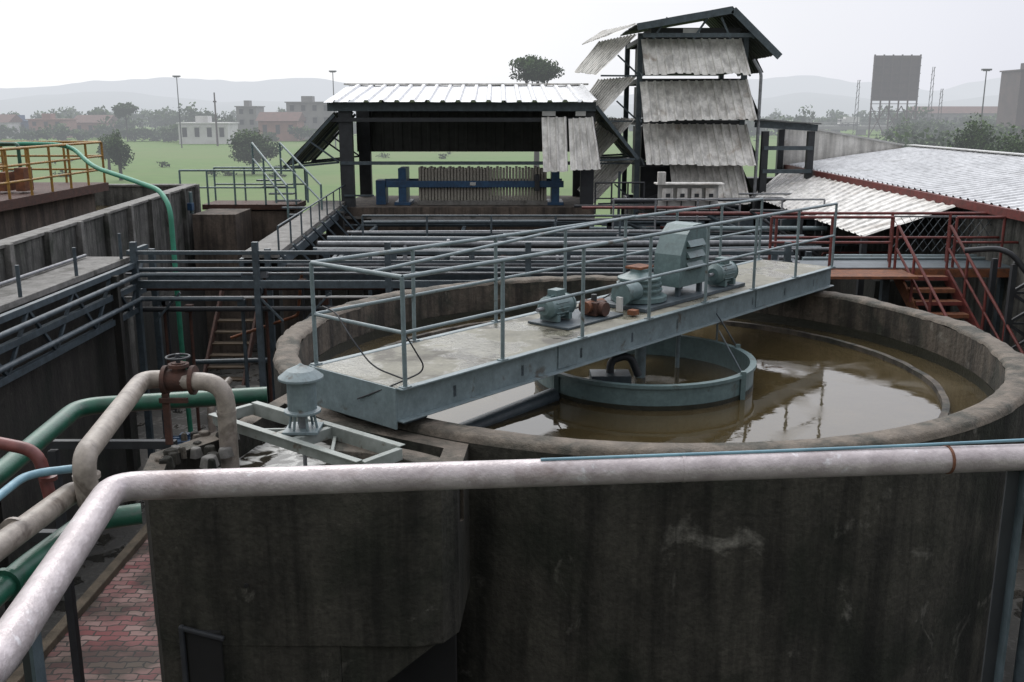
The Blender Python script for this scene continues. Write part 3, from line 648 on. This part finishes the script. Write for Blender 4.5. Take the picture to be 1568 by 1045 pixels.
tw.pipe([(7.45,30.3,3.5),(7.45,30.3,7.9),(7.2,30.3,8.3)],.05,M_galv,8); tw.beam((3.3,30.4,3.0),(3.3,30.4,5.0),.08,.08,M_bluedk)
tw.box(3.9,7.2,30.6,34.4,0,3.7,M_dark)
tw.done()

ep = B('electrical_panel_board')
ep.box(4.0,5.65,27.0,27.06,4.15,4.85,M_white)
for k in range(4):
    ep.box(4.10+k*.39,4.38+k*.39,26.80,26.999,4.42,4.76,M_sheet); ep.box(4.18+k*.39,4.30+k*.39,26.785,26.80,4.52,4.62,M_steeldk)
    ep.pipe([(4.24+k*.39,26.9,4.42),(4.24+k*.39,26.95,4.1),(4.3+k*.39,26.95,3.6)],.018,M_steeldk,6)
for x in (4.1,5.55): ep.beam((x,27.1,0),(x,27.1,4.9),.08,.08,M_bluedk)
ep.box(3.9,5.75,26.7,27.2,4.86,4.9,M_sheet)
ep.box(3.95,4.15,26.7,26.9,4.9,5.2,M_sheet)
ep.done(.005)

cl = B('process_pipework')
random.seed(3)
for k in range(34):
    x = random.uniform(2.6,8.2); y = random.uniform(23.5,29.5); z = random.uniform(3.2,4.5); L_ = random.uniform(.6,2.6)
    mt = random.choice((M_bluedk,M_galv,M_bluedk,M_steeldk,M_redpipe,M_blue,M_steeldk))
    cl.pipe([(x,y,0.2),(x,y,z),(x+L_*random.choice((-1,1)),y+random.uniform(-.3,.3),z),(x+L_*.9,y,z-1.5)] if k%2 else [(x-L_,y,z),(x+L_,y,z)],random.uniform(.025,.06),mt,8)
for k in range(5): cl.beam((2.6+k*1.3,26.2,0),(2.6+k*1.3,26.2,4.0),.12,.12,M_steeldk)
cl.beam((2.4,26.2,3.9),(8.4,26.2,3.9),.12,.18,M_bluedk); cl.beam((2.4,24.4,3.6),(8.4,24.4,3.6),.1,.15,M_bluedk)
cl.rail([(2.6,25.2,3.7),(8.0,25.2,3.7)],.9,.025,M_galv,1.2,(.5,)); 
cl.rail([(2.4,28.4,3.9),(3.8,28.4,3.9)],.9,.025,M_steeldk,.5,(.5,))
cl.done()

sb = B('steel_frame_bay')
for x in (7.75,9.15):
    for y in (30.6,34.0): sb.beam((x,y,0),(x,y,6.2),.2,.2,M_steeldk)
sb.beam((7.4,30.5,6.42),(9.3,30.5,6.3),.12,.2,M_bluedk); sb.corr((7.3,30.2,6.55),(7.3,34.2,6.55),(9.4,34.2,6.40),(9.4,30.2,6.40),8,.04,M_sheetdk)
for z in (4.3,5.0,5.7): sb.beam((7.7,30.5,z),(9.2,30.5,z),.08,.12,M_bluedk)
sb.box(7.6,9.25,33.4,34.1,0,4.6,M_sheetdk)
sb.done()

# ------------------------------------------------------------------ right shed
rs = B('silver_roof_shed')
rs.corr((9.4,33.9,5.02),(9.4,10,5.02),(13.6,10,5.62),(13.6,33.9,5.62),70,.035,M_roof)
rs.corr((17.8,33.9,5.0),(17.8,10,5.0),(13.6,10,5.62),(13.6,33.9,5.62),70,.035,M_roof)
rs.beam((9.36,34,4.93),(9.36,10,4.93),.10,.17,M_red)
rs.beam((13.6,34,5.68),(13.6,10,5.68),.3,.03,M_white)
rs.corr((7.4,30.6,4.22),(7.4,20.6,4.22),(9.3,20.6,4.84),(9.3,33.9,4.84),26,.035,M_sheet)
rs.add([(9.2,34.0,4.6),(13.3,34.0,4.6),(13.3,34.0,5.66),(9.2,34.0,6.38),(9.2,34.15,4.6),(13.3,34.15,4.6),(13.3,34.15,5.66),(9.2,34.15,6.38)],[(0,1,2,3),(7,6,5,4),(3,2,6,7),(0,3,7,4)],M_sheet)
rs.beam((9.2,33.97,6.40),(13.35,33.97,5.68),.1,.06,M_white)
rs.box(9.6,17.6,10.1,33.8,0,4.9,M_panel)
for yy in (20.8,24,27,30): rs.beam((7.5,yy,0),(7.5,yy,4.2),.12,.12,M_steeldk)
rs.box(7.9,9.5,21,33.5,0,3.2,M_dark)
rs.done()
wr = B('wire_mesh_fence')
for k in range(22):
    x = 7.6+k*.17
    wr.beam((x,19.6,4.05),(x+.5,19.62,4.75),.009,.009,M_bluedk); wr.beam((x+.5,19.6,4.05),(x,19.63,4.75),.009,.009,M_bluedk)
wr.beam((7.6,19.6,4.75),(11.9,19.6,4.75),.03,.03,M_galv); wr.done()

# ------------------------------------------------------------------ red railed walkway and stair
rw = B('red_railed_walkway')
rw.box(4.9,12,18.45,19.3,3.86,3.9,M_bluedk); rw.beam((4.9,18.45,3.8),(12,18.45,3.8),.08,.16,M_orust); rw.box(5.6,7.4,17.6,18.4,3.82,3.87,M_orust)
rw.rail([(4.9,18.5,3.9),(7.2,18.5,3.9)],.95,.028,M_red,1.1,(.5,)); rw.rail([(5.2,19.25,3.9),(12,19.25,3.9)],.95,.028,M_red,1.2,(.5,))
rw.rail([(8.4,18.5,3.9),(12,18.5,3.9)],.95,.028,M_red,1.0,(.5,))
for x in (5.0,7.3,9.6): rw.beam((x,18.9,0),(x,18.9,3.84),.14,.14,M_bluedk)
for k in range(8):
    rw.pipe([(5.5+.2*k,19.5+.12*k,3.78+.05*(k%3)),(12,19.5+.12*k,3.78+.05*(k%3))],.04,(M_galv,M_bluedk,M_blue)[k%3],8)
rw.done()
ss = B('red_steel_stair')
for k in range(10):
    z = 3.74-k*.2; y = 18.3-k*.2; x = 7.35+k*.06
    ss.box(x,x+.85,y-.13,y+.11,z,z+.03,M_orust); ss.box(x,x+.85,y-.135,y-.12,z-.04,z+.03,M_orust if k%2 else M_red)
ss.beam((7.3,18.45,3.8),(7.9,16.4,1.75),.05,.2,M_orust); ss.beam((8.25,18.45,3.8),(8.85,16.4,1.75),.05,.2,M_red)
ss.rail([(7.28,18.45,3.85),(7.88,16.4,1.8)],.85,.028,M_red,.8,(.5,)); ss.rail([(8.27,18.45,3.85),(8.87,16.4,1.8)],.85,.028,M_red,.8,(.5,))
ss.box(7.2,9.2,15.2,16.5,1.6,1.7,M_orust)
ss.done()
lm = B('lattice_support')
for x in (8.75,9.6):
    for y in (16.9,17.6): lm.beam((x,y,0),(x,y,4.2),.09,.09,M_steeldk)
for k in range(7):
    z = .4+k*.55; lm.beam((8.75,16.9,z),(9.6,16.9,z+.55),.05,.05,M_steeldk); lm.beam((9.6,16.9,z),(8.75,16.9,z+.55),.05,.05,M_steeldk); lm.beam((8.75,16.9,z),(9.6,16.9,z),.04,.04,M_steeldk)
lm.pipe([(8.0,17.2,4.4),(8.6,16.9,4.5),(9.3,16.7,3.6),(9.5,16.6,2.4)],.05,M_steeldk,8,bend=.4)
lm.done()
vt = B('downpipe'); vt.pipe([(5.2,8.95,0.1),(5.2,8.95,3.75),(5.45,9.1,3.9)],.07,M_bluedk,12); vt.done()

# ------------------------------------------------------------------ background
def hills(name, Yd, pts, base, jit, mt):
    h = B(name); vs = []; n = len(pts); cols = 260
    for c_ in range(cols+1):
        tt = c_/cols*(n-1); i = min(int(tt), n-2); f = tt-i; f2 = f*f*(3-2*f)
        x = pts[i][0]*(1-f)+pts[i+1][0]*f; z = pts[i][1]*(1-f2)+pts[i+1][1]*f2
        z += jit*noise.noise(Vector((x*.008,0,Yd)))+jit*.35*noise.noise(Vector((x*.03,3,Yd)))
        vs += [(x,Yd-base,-2),(x,Yd-base*.45,max(z,3)*.62),(x,Yd,max(z,3)),(x,Yd+base,-2)]
    fs = []
    for c_ in range(cols):
        for r_ in range(3): fs.append((c_*4+r_,(c_+1)*4+r_,(c_+1)*4+r_+1,c_*4+r_+1))
    h.add(vs, fs, mt, True); h.done()
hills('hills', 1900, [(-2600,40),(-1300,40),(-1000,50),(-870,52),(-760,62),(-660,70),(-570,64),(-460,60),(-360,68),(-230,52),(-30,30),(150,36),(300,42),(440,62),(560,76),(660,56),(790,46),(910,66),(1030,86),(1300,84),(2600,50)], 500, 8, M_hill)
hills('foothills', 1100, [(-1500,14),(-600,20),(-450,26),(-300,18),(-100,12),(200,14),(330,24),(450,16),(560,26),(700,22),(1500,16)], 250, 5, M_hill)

LV = (M_leafA, M_leafB, M_leafC)
def crown(bd, c, rad, n, size, clumps=14, q0=.28, q1=.5, sp=.7):
    cs = []
    for _ in range(clumps):
        while True:
            p_ = Vector((random.uniform(-1,1),random.uniform(-1,1),random.uniform(-1,1)))
            if .3 < p_.length < 1: break
        cs.append((Vector((c[0]+p_.x*rad[0]*sp, c[1]+p_.y*rad[1]*sp, c[2]+p_.z*rad[2]*sp)), random.uniform(q0,q1)))
    data = {0:([],[]),1:([],[]),2:([],[])}
    for _ in range(n):
        cc_, q = random.choice(cs)
        d_ = Vector((random.gauss(0,1),random.gauss(0,1),random.gauss(0,1))).normalized()*random.random()**.5
        p_ = cc_+Vector((d_.x*rad[0]*q,d_.y*rad[1]*q,d_.z*rad[2]*q))
        u = Vector((random.gauss(0,1),random.gauss(0,1),random.gauss(0,1))).normalized(); w_ = u.cross(Vector((random.gauss(0,1),random.gauss(0,1),random.gauss(0,1)))).normalized()
        s_ = size*random.uniform(.5,1.2)
        hgt = (p_.z-c[2])/rad[2]+d_.z*.6+random.gauss(0,.25)
        k_ = 0 if hgt < .1 else (1 if hgt < .8 else 2)
        V_, F_ = data[k_]; o = len(V_)
        V_ += [p_-u*s_*.5, p_+w_*s_*.35, p_+u*s_*.5, p_-w_*s_*.3]; F_.append((o,o+1,o+2,o+3))
    for k_ in data: bd.add(data[k_][0], data[k_][1], LV[k_])
def tree(name, x, y, h, rad, n=1500, size=.3, trunk=.35, z0=0, clumps=22):
    t_ = B(name); ch = h-rad[2]
    t_.cyl((x,y,z0),(x+.1,y,ch*.9),trunk*.6,M_bark,r2=trunk*.3,n=8)
    for k_ in range(6):
        a_ = k_*1.05+random.random(); t_.cyl((x+.1,y,ch*.65),(x+rad[0]*.6*math.cos(a_),y+rad[1]*.6*math.sin(a_),ch+rad[2]*random.uniform(-.2,.4)),trunk*.25,M_bark,r2=trunk*.07,n=6)
    crown(t_, (x,y,z0+ch), rad, n, size, clumps, .3, .48); t_.done()
random.seed(11)
def at(px, Y): return (px-784)/1500*Y*1.02
tree('banyan_tree', at(820,95), 95, 11.9, (2.7,2.4,1.35), 5200, .3, .5, clumps=30)
tree('round_tree', at(400,110), 110, 5.0, (3.5,3,2.1), 6000, .34, clumps=34)
tree('young_tree', at(203,100), 100, 5.0, (1.4,1.3,2.0), 2600, .28)
tree('young_tree', at(187,118), 118, 4.2, (1.3,1.3,1.7), 1600, .3)
tree('roadside_tree', at(1460,70), 70, 6.9, (2.0,2,3.0), 5000, .26, clumps=30)
tree('roadside_tree', at(1535,60), 60, 6.3, (2.6,2.5,2.8), 7000, .26, clumps=34)
tree('roadside_tree', at(1605,58), 58, 6.6, (2.6,2.5,3.0), 4000, .26, clumps=30)
tree('palm_like_tree', at(218,230), 230, 9, (3.0,3,2.0), 1500, .7)

tl = B('distant_treeline')
random.seed(5)
for k_ in range(190):
    px = random.uniform(-60,1640); Y_ = random.uniform(250,420); h_ = random.uniform(5,9.0)
    if 500 < px < 1150: h_ *= .7
    crown(tl, (at(px,Y_),Y_,h_*.5), (random.uniform(4,9),3,h_*.5), 300, 1.25, 9)
for k_ in range(45):
    px = random.uniform(-60,500); Y_ = random.uniform(215,260); h_ = random.uniform(2.5,4.6)
    crown(tl, (at(px,Y_),Y_,h_*.45), (random.uniform(3,6),3,h_*.5), 240, .9, 8)
for k_ in range(60):
    px = random.uniform(1340,1640); Y_ = random.uniform(110,280); h_ = random.uniform(3,6.3)
    crown(tl, (at(px,Y_),Y_,h_*.45), (random.uniform(3,5.5),3,h_*.5), 340, .75, 10)
tl.done()
sbs = B('field_shrubs')
for k_ in range(34):
    px = random.uniform(-80,1640); Y_ = 100*math.exp(random.uniform(0,.9)); h_ = random.uniform(.3,1.0)
    crown(sbs, (at(px,Y_),Y_,h_*.35), (random.uniform(.8,2.0),1.2,h_*.6), 110, .3, 6)
sbs.done()

def house(name, px, Y_, w_, h_, mt, floors=1, roof='flat', dep=8, rm=None):
    x = at(px,Y_); hb = B(name)
    hb.box(x-w_/2,x+w_/2,Y_,Y_+dep,0,h_,mt)
    fh = h_/floors
    for f_ in range(floors):
        nw = max(2,int(w_/2.6))
        for k_ in range(nw):
            wx = x-w_/2+(k_+.5)*w_/nw
            hb.box(wx-.5,wx+.5,Y_-.06,Y_-.02,f_*fh+fh*.35,f_*fh+fh*.8,M_bwin); hb.box(wx-.65,wx+.65,Y_-.5,Y_-.0,f_*fh+fh*.84,f_*fh+fh*.88,mt)
    if roof == 'flat':
        hb.box(x-w_/2-.3,x+w_/2+.3,Y_-.3,Y_+dep+.3,h_,h_+.25,mt); hb.box(x-w_*.2,x+w_*.05,Y_+2,Y_+5,h_+.25,h_+1.6,mt)
    else:
        hb.add([(x-w_/2-.5,Y_-.6,h_),(x+w_/2+.5,Y_-.6,h_),(x+w_/2+.5,Y_+dep/2,h_+2),(x-w_/2-.5,Y_+dep/2,h_+2),(x-w_/2-.5,Y_+dep+.5,h_),(x+w_/2+.5,Y_+dep+.5,h_)],[(0,1,2,3),(3,2,5,4),(0,3,4),(1,5,2)],rm or M_tile)
    hb.done()
house('white_house', 330, 212, 10.5, 4.2, M_bwhite, 1)
house('apartment_building', 487, 245, 11, 8.8, M_bgrey, 3)
house('town_house', 395, 250, 5, 7.8, M_bgrey, 3)
house('town_house', 440, 232, 9, 4.6, M_bpink, 1, 'gable')
house('town_house', 100, 260, 9, 4.6, M_bpink, 2)
house('town_house', 55, 262, 7, 4.2, M_bblue, 1)
house('town_house', 15, 255, 10, 4.0, M_bwhite, 1, 'gable')
house('town_house', 165, 270, 9, 3.8, M_bpink, 1, 'gable')
house('warehouse', 1440, 300, 26, 6.2, M_bgrey, 1, 'gable')
house('dark_block_building', 1550, 200, 7.5, 14.6, M_bill, 3)

rb = B('road_bridge')
rb.box(40,125,290,298,1.6,2.6,M_bgrey)
for k_ in range(12): rb.box(42+k_*7.5,43+k_*7.5,291,297,0,1.6,M_bgrey)
rb.rail([(40,290,2.6),(125,290,2.6)],1.0,.08,M_bgrey,5,(.5,))
rb.done()
tk = B('white_truck'); x = 97
tk.box(x,x+4,291.5,294,3.1,5.2,M_bwhite); tk.box(x-1.6,x-.1,291.6,293.9,3.0,4.6,M_bwhite); tk.box(x-1.65,x-1.2,291.58,293.92,3.8,4.4,M_bwin)
for xx in (x-.9,x+.8,x+3.1): tk.cyl((xx,291.4,3.0),(xx,291.9,3.0),.42,M_far); tk.cyl((xx,293.5,3.0),(xx,294,3.0),.42,M_far)
tk.box(x-1.5,x+4,292,293.5,2.85,3.1,M_far)
tk.done()
def lamp(px, Y_, h_):
    x = at(px,Y_); l_ = B('street_lamp'); l_.cyl((x,Y_,0),(x,Y_,h_),.13,M_far,r2=.08,n=8)
    l_.beam((x-.5,Y_,h_),(x+.5,Y_,h_),.1,.1,M_far)
    for s_ in (-.45,.0,.45): l_.box(x+s_-.22,x+s_+.22,Y_-.3,Y_+.3,h_+.05,h_+.3,M_far)
    l_.done()
lamp(297,190,13.0); lamp(524,190,13.9); lamp(1472,150,12.6)
mm = B('chimney_stack'); x=at(350,200); mm.cyl((x,200,0),(x,200,10.4),.22,M_bill,r2=.14,n=10); mm.cyl((x,200,8.5),(x,200,8.8),.35,M_bill,n=10); mm.done()
ms_ = B('telecom_mast')
for (px,h_) in ((1395,17),(1410,12),(1288,14)):
    x = at(px,240)
    for dx in (-.5,.5): ms_.beam((x+dx,240,0),(x+dx*.4,240,h_),.12,.12,M_far)
    for k_ in range(9): ms_.beam((x-.45,240,k_*h_/9),(x+.45,240,(k_+1)*h_/9),.08,.08,M_far)
ms_.done()
bb_ = B('billboard')
x0 = at(1308,240); x1 = at(1374,240)
bb_.box(x0,x1,240,240.4,9.2,19.6,M_bill)
for k_ in range(6):
    x = x0+(x1-x0)*k_/5; bb_.beam((x,239.7,0 if k_%2==0 else 5),(x,239.7,19.8),.3,.3,M_bill)
for k_ in range(9): bb_.beam((x0-.3,239.6,5+k_*1.75),(x1+.3,239.6,5+k_*1.75),.12,.15,M_bill)
for k_ in range(3): bb_.beam((x0+(x1-x0)*k_/3,239.6,1),(x0+(x1-x0)*(k_+1)/3,239.6,8),.2,.2,M_bill); bb_.beam((x0+(x1-x0)*(k_+1)/3,239.6,1),(x0+(x1-x0)*k_/3,239.6,8),.2,.2,M_bill)
bb_.done()

# ------------------------------------------------------------------ light: overcast, brighter ahead (sun behind cloud in front of the camera)
w_ = bpy.data.worlds.new('World'); scene.world = w_; w_.use_nodes = True
nt = w_.node_tree; N = nt.nodes; L = nt.links; bg = N['Background']
sky = N.new('ShaderNodeTexSky'); sky.sky_type = 'NISHITA'; sky.sun_disc = False; sky.sun_elevation = R(48); sky.sun_rotation = R(-15); sky.dust_density = 4; sky.air_density = 1.2
hsv = N.new('ShaderNodeHueSaturation'); hsv.inputs['Saturation'].default_value = .12; L.new(sky.outputs[0], hsv.inputs['Color'])
tc = N.new('ShaderNodeTexCoord'); sx = N.new('ShaderNodeSeparateXYZ'); L.new(tc.outputs['Generated'], sx.inputs[0])
mr = N.new('ShaderNodeMapRange'); mr.inputs['From Min'].default_value = -.1; mr.inputs['From Max'].default_value = .55; L.new(sx.outputs['X'], mr.inputs['Value'])
no = N.new('ShaderNodeTexNoise'); no.inputs['Scale'].default_value = 2.2; no.inputs['Detail'].default_value = 4; L.new(tc.outputs['Generated'], no.inputs['Vector'])
cm = N.new('ShaderNodeMixRGB'); L.new(mr.outputs[0], cm.inputs[0]); cm.inputs[1].default_value = (12.0,12.1,12.3,1); cm.inputs[2].default_value = (8.8,9.0,10.0,1)
c2_ = N.new('ShaderNodeMixRGB'); c2_.blend_type = 'MULTIPLY'; c2_.inputs[0].default_value = .14; L.new(cm.outputs[0], c2_.inputs[1]); L.new(no.outputs['Fac'], c2_.inputs[2])
mx = N.new('ShaderNodeMixRGB'); mx.inputs[0].default_value = .88; L.new(hsv.outputs[0], mx.inputs[1]); L.new(c2_.outputs[0], mx.inputs[2])
mz = N.new('ShaderNodeMapRange'); mz.inputs['From Min'].default_value = .10; mz.inputs['From Max'].default_value = .45; mz.inputs['To Min'].default_value = 1.0; mz.inputs['To Max'].default_value = 2.4
L.new(sx.outputs['Z'], mz.inputs['Value'])
my = N.new('ShaderNodeMapRange'); my.inputs['From Min'].default_value = -.7; my.inputs['From Max'].default_value = .6; my.inputs['To Min'].default_value = .40; my.inputs['To Max'].default_value = 1.0
L.new(sx.outputs['Y'], my.inputs['Value'])
mm_ = N.new('ShaderNodeMath'); mm_.operation = 'MULTIPLY'; L.new(mz.outputs[0], mm_.inputs[0]); L.new(my.outputs[0], mm_.inputs[1])
vs_ = N.new('ShaderNodeVectorMath'); vs_.operation = 'SCALE'; L.new(mx.outputs[0], vs_.inputs[0]); L.new(mm_.outputs[0], vs_.inputs['Scale'])
L.new(vs_.outputs[0], bg.inputs[0]); bg.inputs[1].default_value = .1
sl = bpy.data.lights.new('sun','SUN'); sl.energy = .9; sl.angle = R(25); sl.color = (1,.98,.96)
so = bpy.data.objects.new('sun', sl); scene.collection.objects.link(so); so.rotation_euler = (R(-42),0,R(15))
cd = bpy.data.cameras.new('camera'); co = bpy.data.objects.new('camera', cd); scene.collection.objects.link(co)
co.location = (0,0,6.8); co.rotation_euler = (R(90-13.22),0,0); cd.lens = 34.4; cd.sensor_width = 36; cd.clip_end = 8000; cd.clip_start = .05
scene.camera = co
scene.view_settings.view_transform = 'Standard'; scene.view_settings.look = 'None'; scene.view_settings.exposure = 0
